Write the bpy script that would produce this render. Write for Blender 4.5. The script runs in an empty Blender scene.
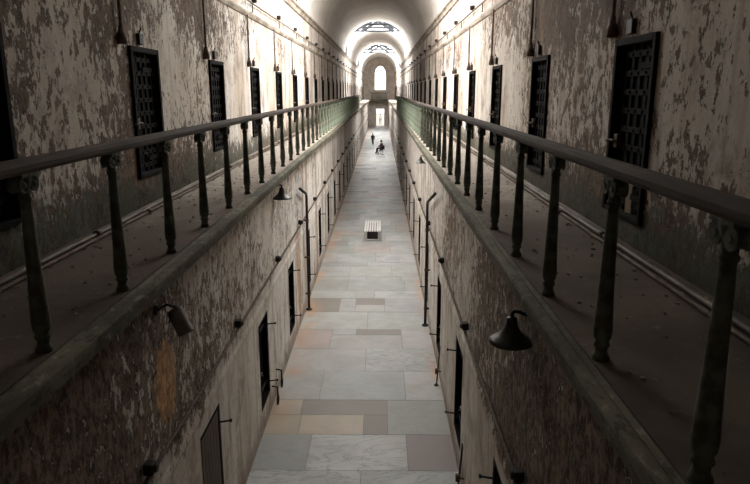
import bpy, bmesh, math, random
from mathutils import Vector, Matrix, Euler
R = random.Random(7)
PI = math.pi
sc = bpy.context.scene
COL = sc.collection

# ------------------------------------------------------------------ dimensions (metres, ground floor at z = 0, corridor along +Y)
CAMZ = 6.325
GAL = 4.818                      # gallery floor
EDGE = {'left': -1.81, 'right': 1.084}      # gallery edge
RAILX = {'left': -1.997, 'right': 1.267}
LOWX = {'left': -2.22, 'right': 1.33}       # ground floor walls
UPX = {'left': -3.163, 'right': 2.493}      # gallery walls
Y0, Y1 = -1.6, 119.6
SPRING, VR, VC = 9.35, 2.828, -0.335
STEP = 3.818                     # cell to cell
SGN = {'left': 1, 'right': -1}   # direction from wall into the corridor
SLOTS = [(16.0, 27.6), (58.5, 67.0), (87.0, 104.0)]

# ------------------------------------------------------------------ node helpers
class NT:
    def __init__(s, name):
        s.m = bpy.data.materials.new(name); s.m.use_nodes = True
        s.t = s.m.node_tree; s.t.nodes.clear()
        s.out = s.t.nodes.new('ShaderNodeOutputMaterial')
        s.b = s.t.nodes.new('ShaderNodeBsdfPrincipled')
        s.t.links.new(s.b.outputs[0], s.out.inputs[0])
    def n(s, typ, **kw):
        nd = s.t.nodes.new(typ)
        for k, v in kw.items(): setattr(nd, k, v)
        return nd
    def set(s, sock, v):
        if isinstance(v, bpy.types.NodeSocket): s.t.links.new(v, sock)
        elif v is not None:
            if isinstance(v, (tuple, list)) and len(v) == 3 and sock.type == 'RGBA': v = (*v, 1)
            sock.default_value = v
    def math(s, op, a, b=None, c=None, clamp=False):
        nd = s.n('ShaderNodeMath', operation=op, use_clamp=clamp)
        s.set(nd.inputs[0], a); s.set(nd.inputs[1], b); s.set(nd.inputs[2], c)
        return nd.outputs[0]
    def mix(s, f, a, b, mode='MIX'):
        nd = s.n('ShaderNodeMix', data_type='RGBA', blend_type=mode)
        s.set(nd.inputs[0], f); s.set(nd.inputs[6], a); s.set(nd.inputs[7], b)
        return nd.outputs[2]
    def pos(s):
        return s.n('ShaderNodeTexCoord').outputs['Object']
    def scale(s, v, sx, sy, sz, off=(0, 0, 0)):
        nd = s.n('ShaderNodeMapping'); s.set(nd.inputs[0], v)
        nd.inputs['Location'].default_value = off
        nd.inputs['Scale'].default_value = (sx, sy, sz); return nd.outputs[0]
    def noise(s, v, scale, detail=4, rough=.55, dist=0.0):
        nd = s.n('ShaderNodeTexNoise'); s.set(nd.inputs['Vector'], v)
        nd.inputs['Scale'].default_value = scale; nd.inputs['Detail'].default_value = detail
        nd.inputs['Roughness'].default_value = rough; nd.inputs['Distortion'].default_value = dist
        return nd.outputs[0]
    def step(s, v, lo, hi, a=0.0, b=1.0, smooth=True):
        nd = s.n('ShaderNodeMapRange', interpolation_type='SMOOTHSTEP' if smooth else 'LINEAR')
        s.set(nd.inputs[0], v); s.set(nd.inputs[1], lo); s.set(nd.inputs[2], hi); s.set(nd.inputs[3], a); s.set(nd.inputs[4], b)
        return nd.outputs[0]
    def sep(s, v):
        nd = s.n('ShaderNodeSeparateXYZ'); s.set(nd.inputs[0], v); return nd.outputs
    def bump(s, h, strength, dist):
        nd = s.n('ShaderNodeBump'); nd.inputs['Strength'].default_value = strength
        nd.inputs['Distance'].default_value = dist; s.set(nd.inputs['Height'], h)
        s.t.links.new(nd.outputs[0], s.b.inputs['Normal'])
    def fin(s, color, rough=.8, metal=0.0, spec=.3):
        s.set(s.b.inputs['Base Color'], color); s.set(s.b.inputs['Roughness'], rough)
        s.set(s.b.inputs['Metallic'], metal); s.set(s.b.inputs['Specular IOR Level'], spec)
        return s.m

def simple(name, c1, c2, scale=8, rough=.7, metal=0.0, bump=.2, spec=.3, stretch=(1, 1, 1)):
    t = NT(name); p = t.scale(t.pos(), *stretch)
    n = t.noise(p, scale, 6, .62); f = t.step(n, .38, .64)
    n2 = t.noise(p, scale * 5, 4, .6)
    t.bump(n2, bump, .01)
    return t.fin(t.mix(f, c1, c2), rough, metal, spec)

def emit(name, col, st):
    t = NT(name); t.set(t.b.inputs['Emission Color'], col); t.b.inputs['Emission Strength'].default_value = st
    return t.fin(col, .5)

def plaster(name, upper, off, spots=(), grime=.62, wy=(9.5, 15)):
    """whitewash flaking off brown plaster; heights are those of the place itself"""
    t = NT(name); P = t.pos(); x, y, z = t.sep(P)
    PO = t.scale(P, 1, 1, 1, off)
    big = t.noise(t.scale(P, 1, 1, .8, off), .33, 3, .5)
    big2 = t.noise(t.scale(P, 1, 1, .35, (off[0] + 9, off[1] + 3, off[2])), .8, 4, .6)
    mid = t.noise(t.scale(P, 1, 1, .72, off), 6.5, 9, .72, .35)
    chip = t.noise(t.scale(P, 1.0, 1.0, .6, off), 13.0, 6, .72, .3)
    dirt = t.noise(t.scale(P, 1, 1, .8, off), 2.1, 8, .68, .3)
    fine = t.noise(PO, 38, 4, .6)
    drip = t.noise(t.scale(P, 3.2, 3.2, .16, off), 1.6, 5, .6)
    zz = t.math('ADD', z, t.math('MULTIPLY', t.math('SUBTRACT', big2, .5), 1.6))
    if upper:
        # most flaking in the band over the doors and along the foot of the wall
        hb = t.math('ADD', t.step(zz, 6.7, 7.5, 0, .075), t.step(zz, 5.9, 5.2, 0, .05))
        hb = t.math('SUBTRACT', hb, t.step(zz, 7.8, 8.5, 0, .12))
        hb = t.math('SUBTRACT', hb, t.step(y, 11.5, 17.5, -.014, .065))
    else:
        hb = t.math('ADD', t.step(zz, 2.15, 2.85, -.15, .035), 0.0)
        hb = t.math('SUBTRACT', hb, t.step(y, 11, 19, 0, .08))
        hb = t.math('ADD', hb, t.math('MULTIPLY', t.step(y, 11.5, 6.0, 0, .06), t.step(zz, 1.9, 2.7)))
    f = t.math('ADD', t.math('MULTIPLY', mid, .5), t.math('MULTIPLY', chip, .5))
    f = t.math('ADD', f, t.math('MULTIPLY', t.math('SUBTRACT', big, .5), .42))
    f = t.math('ADD', f, hb)
    th = .552 if upper else .535
    peel = t.step(f, th, th + .022)
    edge = t.math('MULTIPLY', t.step(f, th - .02, th), t.math('SUBTRACT', 1.0, peel))
    if upper:
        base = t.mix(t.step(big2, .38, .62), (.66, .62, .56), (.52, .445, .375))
        base = t.mix(t.step(y, wy[0], wy[1], 0, .9), base, t.mix(t.step(big2, .42, .60), (.83, .80, .76), (.62, .52, .43)))  # whiter, pinker paint further on, raised to carry part of the skylight's brightness
    else:
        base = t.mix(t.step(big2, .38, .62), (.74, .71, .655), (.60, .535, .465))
        base = t.mix(t.step(y, 10, 17, 0, .75), base, (.87, .85, .82))  # whitened along the corridor, brightness of the lit stretch put into the paint
    base = t.mix(t.step(drip, .5, .68, 0, .55), base, (.36, .265, .19))
    base = t.mix(t.step(fine, .35, .7, 0, .3), base, (.34, .29, .24))
    brown = t.mix(t.step(chip, .42, .6), (.055, .038, .027) if upper else (.06, .043, .031), (.17, .12, .085) if upper else (.26, .195, .145))
    brown = t.mix(t.step(fine, .55, .7, 0, .5), brown, (.26, .21, .165))
    base = t.mix(t.step(dirt, .47, .68, 0, grime), base, (.21, .165, .125))
    base = t.mix(t.step(chip, .54, .66, 0, .5), base, (.30, .245, .19))
    c = t.mix(t.math('MULTIPLY', edge, .6), base, (.66, .63, .58))
    c = t.mix(peel, c, brown)
    # rust runs
    lo_, hi_ = (.50, .60) if upper else (.44, .56)
    rust = t.math('MULTIPLY', t.step(drip, .53, .64), t.math('MULTIPLY', t.step(big, lo_, hi_), t.step(y, 9, 15, .35, 1)))
    c = t.mix(t.math('MULTIPLY', rust, .72), c, t.mix(t.step(chip, .4, .6), (.22, .105, .055), (.46, .29, .19)))
    for (cy, cz, ry, rz, col, am) in spots:
        dy = t.math('DIVIDE', t.math('SUBTRACT', y, cy), ry); dz = t.math('DIVIDE', t.math('SUBTRACT', z, cz), rz)
        rr = t.math('ADD', t.math('SQRT', t.math('ADD', t.math('MULTIPLY', dy, dy), t.math('MULTIPLY', dz, dz))), t.math('MULTIPLY', t.math('SUBTRACT', mid, .5), 2.2))
        sp = t.math('MULTIPLY', t.step(rr, 1.0, .75), am)
        c = t.mix(sp, c, t.mix(t.step(chip, .42, .6), tuple(q * .45 for q in col), col))
    if upper:
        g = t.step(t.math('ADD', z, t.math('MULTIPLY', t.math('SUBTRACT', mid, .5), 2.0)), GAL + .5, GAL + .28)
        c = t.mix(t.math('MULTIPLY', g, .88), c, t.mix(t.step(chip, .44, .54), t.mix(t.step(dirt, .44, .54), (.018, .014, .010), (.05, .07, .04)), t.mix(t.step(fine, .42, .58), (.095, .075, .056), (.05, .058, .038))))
    else:
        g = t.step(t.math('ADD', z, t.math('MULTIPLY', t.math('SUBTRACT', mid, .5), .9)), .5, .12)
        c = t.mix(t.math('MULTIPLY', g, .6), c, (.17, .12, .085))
    d2 = t.noise(t.scale(P, 1, 1.0, .07, (off[1], off[0], 0)), 2.4, 5, .65)
    c = t.mix(t.math('MULTIPLY', t.step(d2, .53 if upper else .505, .60 if upper else .56), t.step(y, 13, 20, 0, .5 if upper else .75)), c, t.mix(t.step(chip, .4, .6), (.16, .11, .08), (.36, .26, .195)))
    h = t.math('ADD', t.math('MULTIPLY', t.math('SUBTRACT', 1.0, peel), .6), t.math('MULTIPLY', chip, .7))
    h = t.math('ADD', h, t.math('MULTIPLY', fine, .12))
    t.bump(h, .75, .03)
    return t.fin(c, .88, 0, .2)

M = {}
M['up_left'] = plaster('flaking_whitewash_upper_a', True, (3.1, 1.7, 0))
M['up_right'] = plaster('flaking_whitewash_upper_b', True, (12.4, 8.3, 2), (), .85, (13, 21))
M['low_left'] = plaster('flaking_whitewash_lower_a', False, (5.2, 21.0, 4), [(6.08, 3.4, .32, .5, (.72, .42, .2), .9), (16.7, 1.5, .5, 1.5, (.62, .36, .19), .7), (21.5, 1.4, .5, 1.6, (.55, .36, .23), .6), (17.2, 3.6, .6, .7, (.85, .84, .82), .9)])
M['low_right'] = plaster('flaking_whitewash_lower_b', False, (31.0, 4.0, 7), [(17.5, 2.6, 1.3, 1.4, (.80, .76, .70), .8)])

def vault_mat():
    t = NT('vault_plaster'); P = t.pos()
    a = t.noise(P, .5, 5, .6); b = t.noise(t.scale(P, 1, .5, 1), 3, 7, .7); d = t.noise(P, 25, 3)
    c = t.mix(t.step(a, .35, .65), (.80, .76, .71), (.69, .645, .59))
    c = t.mix(t.step(b, .58, .66, 0, .35), c, (.28, .23, .19))
    t.bump(d, .3, .01)
    return t.fin(c, .85)
M['vault'] = vault_mat()

def floor_mat():
    t = NT('stone_slabs'); P = t.pos(); x, y, z = t.sep(P)
    at = t.n('ShaderNodeAttribute', attribute_name='stone'); c0 = at.outputs['Color']; ve = at.outputs['Alpha']
    w = t.noise(t.scale(P, 1, 2.6, 1), .9, 7, .62, 1.6)
    vein = t.math('SUBTRACT', 1.0, t.step(t.math('ABSOLUTE', t.math('SUBTRACT', w, .5)), 0.0, .035))
    c = t.mix(t.math('MULTIPLY', vein, t.math('MULTIPLY', ve, .55)), c0, (.17, .18, .19))
    cl = t.noise(P, 1.3, 6, .65); c = t.mix(t.step(cl, .4, .65, 0, .28), c, (.27, .25, .22))
    sp = t.noise(P, 40, 3); c = t.mix(t.step(sp, .5, .75, 0, .15), c, (.2, .19, .17))
    # rust-coloured dust along both wall feet
    dl = t.step(x, -2.22, -1.5, 1, 0); dr = t.step(x, 1.33, 1.0, .9, 0)
    nn = t.step(t.noise(t.scale(P, 1, .45, 1), 1.4, 6, .7), .42, .62)
    d = t.math('MULTIPLY', t.math('MAXIMUM', dl, dr), nn)
    d = t.math('MULTIPLY', d, t.step(y, 10, 14))
    c = t.mix(t.math('MULTIPLY', d, .8), c, (.50, .29, .17))
    t.bump(t.math('ADD', t.math('MULTIPLY', cl, .6), t.math('MULTIPLY', sp, .2)), .25, .02)
    return t.fin(c, t.step(cl, .3, .7, .42, .6), 0, .45)
M['floor'] = floor_mat()

def gallery_mat():
    t = NT('gallery_boards'); P = t.pos()
    a = t.noise(P, 1.1, 6, .65); b = t.noise(P, 9, 6, .7); d = t.noise(P, 50, 3)
    c = t.mix(t.step(a, .36, .64), (.15, .12, .098), (.095, .078, .064))
    c = t.mix(t.step(b, .6, .68, 0, .6), c, (.22, .195, .17))
    c = t.mix(t.step(b, .42, .34, 0, .5), c, (.12, .09, .075))
    x, y, z = t.sep(P)
    far = t.step(t.math('ADD', y, t.math('MULTIPLY', t.math('SUBTRACT', a, .5), 9)), 6, 12.5)  # near end dark, skylit stretch pale: the light is put into the floor colour
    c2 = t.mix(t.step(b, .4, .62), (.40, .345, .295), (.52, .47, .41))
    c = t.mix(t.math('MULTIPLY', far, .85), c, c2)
    t.bump(t.math('ADD', b, t.math('MULTIPLY', d, .3)), .4, .02)
    return t.fin(c, .85, 0, .2)
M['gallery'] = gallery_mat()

def fascia_mat():
    t = NT('mossy_stone'); P = t.scale(t.pos(), 1, .5, 1)
    a = t.noise(P, 1.6, 6, .65); b = t.noise(P, 14, 5, .65)
    c = t.mix(t.step(a, .38, .62), (.175, .165, .12), (.09, .084, .064))
    c = t.mix(t.step(b, .56, .7, 0, .55), c, (.36, .335, .28))
    c = t.mix(t.step(b, .46, .36, 0, .75), c, (.05, .046, .033))
    t.bump(b, .5, .02)
    return t.fin(c, .85)
M['fascia'] = fascia_mat()
M['molding'] = simple('weathered_molding', (.42, .37, .31), (.22, .175, .135), 3, .85, bump=.4, stretch=(1, .4, 1))
M['pale_molding'] = simple('limewashed_ledge', (.52, .48, .40), (.33, .27, .205), 3, .85, bump=.4, stretch=(1, .5, 1))
M['rail'] = simple('worn_rail_wood', (.045, .030, .022), (.075, .053, .04), 5, .8, bump=.25, stretch=(4, .35, 4))
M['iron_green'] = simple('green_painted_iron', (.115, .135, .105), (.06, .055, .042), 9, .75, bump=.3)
M['iron_lit'] = simple('green_painted_iron_lit', (.27, .34, .26), (.16, .17, .125), 7, .75, bump=.3)  # lit copy of the green iron: skylight put into the far balusters' colour
M['rust'] = simple('rusted_iron', (.06, .043, .033), (.14, .085, .055), 14, .7, bump=.35)
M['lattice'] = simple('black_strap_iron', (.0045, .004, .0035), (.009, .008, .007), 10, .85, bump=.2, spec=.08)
M['dark_iron'] = simple('dark_iron', (.016, .015, .014), (.034, .028, .024), 10, .6, bump=.3)
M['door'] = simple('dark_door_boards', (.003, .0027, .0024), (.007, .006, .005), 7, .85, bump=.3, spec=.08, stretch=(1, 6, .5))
M['brown_door'] = simple('brown_door_boards', (.13, .10, .075), (.085, .062, .046), 6, .75, bump=.3, stretch=(1, 6, .5))
M['jamb'] = simple('door_reveal', (.06, .048, .038), (.035, .028, .022), 4, .85)
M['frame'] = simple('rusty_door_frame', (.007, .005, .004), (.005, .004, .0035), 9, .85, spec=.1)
M['pipe'] = simple('pale_pipe', (.22, .185, .155), (.10, .078, .06), 5, .6, stretch=(1, .4, 1))
M['conduit'] = simple('brown_conduit', (.19, .135, .10), (.095, .066, .048), 6, .7)
M['lamp'] = simple('black_green_enamel', (.018, .026, .022), (.03, .03, .026), 8, .35, spec=.5, bump=.1)
M['can'] = simple('grey_tin', (.19, .17, .145), (.12, .10, .085), 8, .5, bump=.1)
M['bulb'] = simple('dull_bulb_glass', (.55, .53, .48), (.45, .43, .4), 4, .2, bump=0)
M['white_wood'] = simple('white_slats', (.80, .78, .76), (.70, .68, .66), 6, .6, bump=.1)
M['bench_grey'] = simple('grey_bench_ends', (.46, .44, .43), (.38, .36, .35), 5, .7, bump=.1)
M['bench_shade'] = simple('bench_hollow_shade', (.06, .045, .042), (.04, .03, .028), 5, .8, bump=.1)
M['pane_top'] = emit('daylit_roof_glass', (.99, .988, .975), 2.5)
M['pane_side'] = emit('daylit_side_glass', (.99, .988, .975), 15.0)
M['pane_top_far'] = emit('daylit_roof_glass_far', (.97, .985, 1.0), 5.5)
M['pane_side_far'] = emit('daylit_side_glass_far', (.97, .985, 1.0), 14.0)
M['end_pane'] = emit('daylit_end_glass', (1.0, .99, .97), 2.2)
M['sky_frame'] = simple('skylight_metal', (.02, .023, .026), (.013, .015, .017), 4, .6, bump=.1)
M['win_frame'] = simple('window_wood', (.55, .52, .47), (.42, .39, .34), 4, .7, bump=.1)
M['end_wall'] = simple('end_wall_plaster', (.62, .56, .49), (.46, .40, .335), 1.5, .85, bump=.3)
M['ground'] = simple('pale_gravel', (.55, .52, .46), (.45, .42, .37), 3, .9)  # the gravel's own pale tone
M['flake'] = simple('paint_chip', (.34, .31, .27), (.12, .095, .08), 3, .8)
M['skin'] = simple('skin', (.50, .31, .23), (.46, .28, .2), 5, .5, bump=.02)
M['hair'] = simple('dark_hair', (.02, .015, .012), (.035, .025, .02), 30, .6)
M['black_cloth'] = simple('black_cloth', (.012, .012, .015), (.022, .02, .024), 20, .85)
M['plum_cloth'] = simple('dark_plum_cloth', (.05, .03, .045), (.075, .05, .065), 20, .85)
M['blue_cloth'] = simple('dark_trousers', (.03, .03, .045), (.045, .04, .055), 20, .85)
M['white_cloth'] = simple('white_cloth', (.75, .74, .72), (.65, .64, .62), 20, .85)
M['grey_cloth'] = simple('grey_cloth', (.36, .36, .37), (.3, .3, .31), 20, .85)
M['tyre'] = simple('black_tyre', (.02, .02, .02), (.03, .028, .028), 20, .7)
M['steel'] = simple('grey_steel', (.35, .33, .36), (.28, .26, .29), 10, .4, metal=.6, bump=.05)
M['block'] = simple('bare_wood', (.40, .32, .23), (.30, .23, .16), 6, .8)

# ------------------------------------------------------------------ mesh helper
class MB:
    def __init__(s): s.v = []; s.f = []; s.sm = []; s.mi = []
    def face(s, pts, smooth=False, mi=0):
        b = len(s.v); s.v += [tuple(p) for p in pts]; s.f.append(tuple(range(b, b + len(pts)))); s.sm.append(smooth); s.mi.append(mi)
    def box(s, x0, x1, y0, y1, z0, z1, mat=None, mi=0):
        p = [(x, y, z) for x in (x0, x1) for y in (y0, y1) for z in (z0, z1)]
        if mat is not None: p = [tuple(mat @ Vector(q)) for q in p]
        b = len(s.v); s.v += p
        for f in ((0, 1, 3, 2), (4, 6, 7, 5), (0, 4, 5, 1), (2, 3, 7, 6), (0, 2, 6, 4), (1, 5, 7, 3)):
            s.f.append(tuple(b + i for i in f)); s.sm.append(False); s.mi.append(mi)
        return s
    def grid(s, rings, closed=True, cap=True, smooth=True, mi=0):
        b = len(s.v); n = len(rings[0])
        for r in rings: s.v += [tuple(p) for p in r]
        for i in range(len(rings) - 1):
            for j in range(n if closed else n - 1):
                k = (j + 1) % n
                s.f.append((b + i * n + j, b + i * n + k, b + (i + 1) * n + k, b + (i + 1) * n + j)); s.sm.append(smooth); s.mi.append(mi)
        if cap and closed:
            s.f.append(tuple(b + j for j in reversed(range(n)))); s.sm.append(False); s.mi.append(mi)
            q = b + (len(rings) - 1) * n
            s.f.append(tuple(q + j for j in range(n))); s.sm.append(False); s.mi.append(mi)
        return s
    def lathe(s, prof, seg=16, mat=None, cap=True, mi=0):
        rings = []
        for r, z in prof:
            ring = [Vector((r * math.cos(2 * PI * j / seg), r * math.sin(2 * PI * j / seg), z)) for j in range(seg)]
            rings.append([mat @ p for p in ring] if mat is not None else ring)
        return s.grid(rings, True, cap, True, mi)
    def tube(s, pts, r, seg=10, mi=0):
        pts = [Vector(p) for p in pts]; rings = []; up = None
        for i, p in enumerate(pts):
            d = (pts[min(i + 1, len(pts) - 1)] - pts[max(i - 1, 0)]).normalized()
            if up is None:
                a = Vector((0, 0, 1)) if abs(d.z) < .9 else Vector((0, 1, 0))
                up = a - d * a.dot(d)
            else: up = up - d * up.dot(d)
            up.normalize(); q = d.cross(up)
            rr = r[i] if isinstance(r, (list, tuple)) else r
            rings.append([p + (up * math.cos(2 * PI * j / seg) + q * math.sin(2 * PI * j / seg)) * rr for j in range(seg)])
        return s.grid(rings, True, True, True, mi)
    def extrude(s, prof, ya, yb, closed=True, n=1, smooth=False, mi=0):
        rings = [[(x, ya + (yb - ya) * i / n, z) for x, z in prof] for i in range(n + 1)]
        return s.grid(rings, closed, closed, smooth, mi)
    def build(s, name, mats, parent=None, bevel=0):
        me = bpy.data.meshes.new(name); me.from_pydata(s.v, [], s.f)
        for m in (mats if isinstance(mats, list) else [mats]): me.materials.append(m)
        for p, a, b in zip(me.polygons, s.sm, s.mi): p.use_smooth = a; p.material_index = b
        bm = bmesh.new(); bm.from_mesh(me); bmesh.ops.recalc_face_normals(bm, faces=bm.faces); bm.to_mesh(me); bm.free()
        o = bpy.data.objects.new(name, me); COL.objects.link(o)
        if parent is not None: o.parent = parent
        if bevel:
            md = o.modifiers.new('bevel', 'BEVEL'); md.width = bevel; md.segments = 2; md.limit_method = 'ANGLE'
        return o

def tag(o, label=None, cat=None, group=None, kind=None):
    if label: o['label'] = label
    if cat: o['category'] = cat
    if group: o['group'] = group
    if kind: o['kind'] = kind
    return o
def empty(name, loc=(0, 0, 0), rz=0):
    o = bpy.data.objects.new(name, None); o.location = loc; o.rotation_euler.z = rz; o.empty_display_size = .2
    COL.objects.link(o); return o
def struct(mb, name, m): return tag(mb.build(name, m), kind='structure')
def copy_tree(o, parent=None):
    c = o.copy(); COL.objects.link(c)
    if parent is not None: c.parent = parent
    for ch in list(KIDS.get(o.as_pointer(), [])): copy_tree(ch, c)
    return c
KIDS = {}
def kids_index():
    KIDS.clear()
    for o in COL.objects:
        if o.parent: KIDS.setdefault(o.parent.as_pointer(), []).append(o)
ORD = 'first second third fourth fifth sixth seventh eighth ninth tenth eleventh twelfth thirteenth fourteenth fifteenth sixteenth seventeenth eighteenth nineteenth twentieth'.split()
ORD += ['twenty-' + a for a in ORD[:9]] + ['thirtieth', 'thirty-first', 'thirty-second', 'thirty-third']

# ------------------------------------------------------------------ floor slabs
PAL = {'l': (.59, .60, .58, .3), 'lv': (.62, .635, .62, 1.0), 'g': (.47, .47, .45, .35), 'gg': (.525, .545, .525, .3),
       'b': (.33, .29, .265, .1), 'c': (.58, .49, .40, .1), 'p': (.60, .53, .48, .2)}
fixed = [(-2.3, -.33, 8.94, 9.75, 'lv'), (-.33, 1.4, 8.94, 9.75, 'lv'), (-2.3, -1.29, 9.75, 10.93, 'g'), (-1.29, .48, 9.75, 10.93, 'lv'),
         (.48, 1.4, 9.75, 10.93, 'b'), (-2.3, -1.61, 11.68, 12.31, 'c'), (-2.3, -1.57, 10.93, 11.68, 'c'), (-1.61, .14, 11.68, 12.31, 'b'), (-1.57, -.33, 10.93, 11.68, 'c'),
         (-.33, .14, 10.93, 11.68, 'b'), (.14, 1.4, 10.93, 12.31, 'g'), (-2.3, -1.3, 12.31, 13.74, 'gg'), (-1.3, .53, 12.31, 13.74, 'gg'),
         (.53, 1.4, 12.31, 13.74, 'l'), (-2.3, -.36, 13.74, 15.04, 'l'), (-.36, 1.4, 13.74, 15.04, 'lv'), (-2.3, -1.3, 15.04, 16.4, 'p'),
         (-1.3, .55, 15.04, 15.99, 'l'), (-1.3, -.65, 15.99, 16.4, 'l'), (-.65, .55, 15.99, 16.4, 'b'), (.55, 1.4, 15.04, 16.4, 'l'),
         (-2.3, -.37, 16.4, 17.8, 'l'), (-.37, 1.4, 16.4, 17.8, 'gg'), (-2.3, -1.24, 17.8, 19.05, 'b'), (-1.24, -.76, 17.8, 19.05, 'l'),
         (-.76, .12, 18.43, 19.05, 'b'), (-.76, .12, 17.8, 18.43, 'l'), (.12, 1.4, 17.8, 19.05, 'gg')]
slabs = list(fixed)
def row(y0, y1):
    x = -2.3
    while x < 1.39:
        w = R.choice([.6, .9, 1.2, 1.5, 1.9]); x2 = x + w
        if 1.4 - x2 < .45: x2 = 1.4
        slabs.append((x, x2, y0, y1, R.choices(['l', 'gg', 'g', 'lv', 'b', 'p'], [5, 4, 3, 1.5, 1, .9])[0])); x = x2
y = 8.94
while y > Y0: h = R.choice([.8, 1.1, 1.35]); row(y - h, y); y -= h
y = 19.05
while y < Y1: h = R.choice([.55, .8, 1.1, 1.35]); row(y, y + h); y += h
mb = MB(); cols = []
mb.face([(-2.6, Y0 - .2, -.012), (1.7, Y0 - .2, -.012), (1.7, Y1 + .2, -.012), (-2.6, Y1 + .2, -.012)]); cols.append((.13, .12, .11, 0))
for (a, b, c, d, k) in slabs:
    g = .005; jj = R.uniform(-.035, .035); z = R.uniform(-.002, .002)
    col = tuple(max(0, ch * .73 + jj + R.uniform(-.01, .01)) for ch in PAL[k][:3]) + (PAL[k][3],)
    A, B, C, D = a + g, b - g, c + g, d - g
    mb.face([(A, C, z), (B, C, z), (B, D, z), (A, D, z)]); cols.append(col)
    for p, q in (((A, C), (B, C)), ((B, C), (B, D)), ((B, D), (A, D)), ((A, D), (A, C))):
        mb.face([(p[0], p[1], -.012), (q[0], q[1], -.012), (q[0], q[1], z), (p[0], p[1], z)]); cols.append(col)
fo = mb.build('floor', M['floor'])
at = fo.data.color_attributes.new('stone', 'FLOAT_COLOR', 'CORNER')
for p in fo.data.polygons:
    for li in p.loop_indices: at.data[li].color = cols[p.index]
tag(fo, kind='structure')

# ------------------------------------------------------------------ walls with door openings
def wall(name, X, sg, z0, z1, holes, m, depth=.32):
    """holes: (ya, yb, za, zb) sorted; the openings are cut and their reveals run back from the corridor"""
    mb = MB(); bk = X - sg * depth
    y = Y0
    def q(ya, yb, za, zb):
        if yb - ya > 1e-6 and zb - za > 1e-6:
            mb.face([(X, ya, za), (X, yb, za), (X, yb, zb), (X, ya, zb)])
    for (ya, yb, za, zb) in holes:
        q(y, ya, z0, z1); q(ya, yb, z0, za); q(ya, yb, zb, z1)
        for f in ([(X, ya, za), (bk, ya, za), (bk, ya, zb), (X, ya, zb)], [(X, yb, za), (bk, yb, za), (bk, yb, zb), (X, yb, zb)],
                  [(X, ya, za), (X, yb, za), (bk, yb, za), (bk, ya, za)], [(X, ya, zb), (X, yb, zb), (bk, yb, zb), (bk, ya, zb)],
                  [(bk, ya, za), (bk, yb, za), (bk, yb, zb), (bk, ya, zb)]):
            mb.face(f, mi=1)
        y = yb
    q(y, Y1, z0, z1)
    o = struct(mb, name, [m, M['jamb']]); return o

UP = {'left': dict(near=4.47, w=1.036, za=5.2, zb=6.875), 'right': dict(near=2.19, w=1.036, za=5.06, zb=6.84)}
LOW = {'left': dict(near=3.27, w=.95, za=.44, zb=2.15), 'right': dict(near=1.98, w=.95, za=.44, zb=2.15)}
DOORS = []
for side in ('left', 'right'):
    for lvl, D, X, z0, z1, mk in (('gallery', UP, UPX, GAL - .3, SPRING + .2, 'up_'), ('ground floor', LOW, LOWX, -.05, GAL - .16, 'low_')):
        d = D[side]; holes = []; n = 0
        while d['near'] + n * STEP + d['w'] < Y1 - 1.0:
            ya = d['near'] + n * STEP
            holes.append((ya, ya + d['w'], d['za'], d['zb'])); DOORS.append((side, lvl, n, ya, d)); n += 1
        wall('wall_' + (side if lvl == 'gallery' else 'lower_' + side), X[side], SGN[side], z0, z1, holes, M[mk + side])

# end walls by vertical strips
def arch_top(x, cx, hw, zs, zt):
    u = min(1, abs(x - cx) / hw); return zs + (zt - zs) * math.sqrt(max(0, 1 - u ** 1.7))
WCX, WHW, WZ0, WZS, WZT = -.17, 1.05, 6.36, 9.3, 10.75
DCX, DHW, DZT = -.17, .73, 3.05
def end_wall(name, y, holes_at, m, thick):
    mb = MB(); xs = {UPX['left'] - .3, UPX['right'] + .3, DCX - DHW, DCX + DHW}
    for i in range(21): xs.add(WCX - WHW + 2 * WHW * i / 20)
    xs = sorted(xs)
    for a, b in zip(xs, xs[1:]):
        c = (a + b) / 2; cuts = holes_at(a, b, c); z = [(-.05, -.05)]
        for h in cuts + [((13.2, 13.2), None)]:
            lo = z[-1]; mb.face([(a, y, lo[0]), (b, y, lo[1]), (b, y, h[0][1]), (a, y, h[0][0])])
            if h[1]:
                z.append(h[1])
                mb.face([(a, y, h[1][0]), (b, y, h[1][1]), (b, y + thick, h[1][1]), (a, y + thick, h[1][0])])
                mb.face([(a, y, h[0][0]), (b, y, h[0][1]), (b, y + thick, h[0][1]), (a, y + thick, h[0][0])])
    for (x, za, zb) in ((DCX - DHW, 0, DZT), (DCX + DHW, 0, DZT), (WCX - WHW, WZ0, WZS), (WCX + WHW, WZ0, WZS)):
        mb.face([(x, y, za), (x, y + thick, za), (x, y + thick, zb), (x, y, zb)])
    return struct(mb, name, m)
def far_holes(a, b, c):
    h = []
    if abs(c - DCX) < DHW: h.append(((0.0, 0.0), (DZT, DZT)))
    if abs(c - WCX) < WHW: h.append(((WZ0, WZ0), (arch_top(a, WCX, WHW, WZS, WZT), arch_top(b, WCX, WHW, WZS, WZT))))
    return h
end_wall('wall_far', Y1, far_holes, M['end_wall'], .5)
mb = MB(); mb.face([(-4, Y0, -.05), (3.4, Y0, -.05), (3.4, Y0, 13.2), (-4, Y0, 13.2)]); struct(mb, 'wall_near', M['end_wall'])

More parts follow.
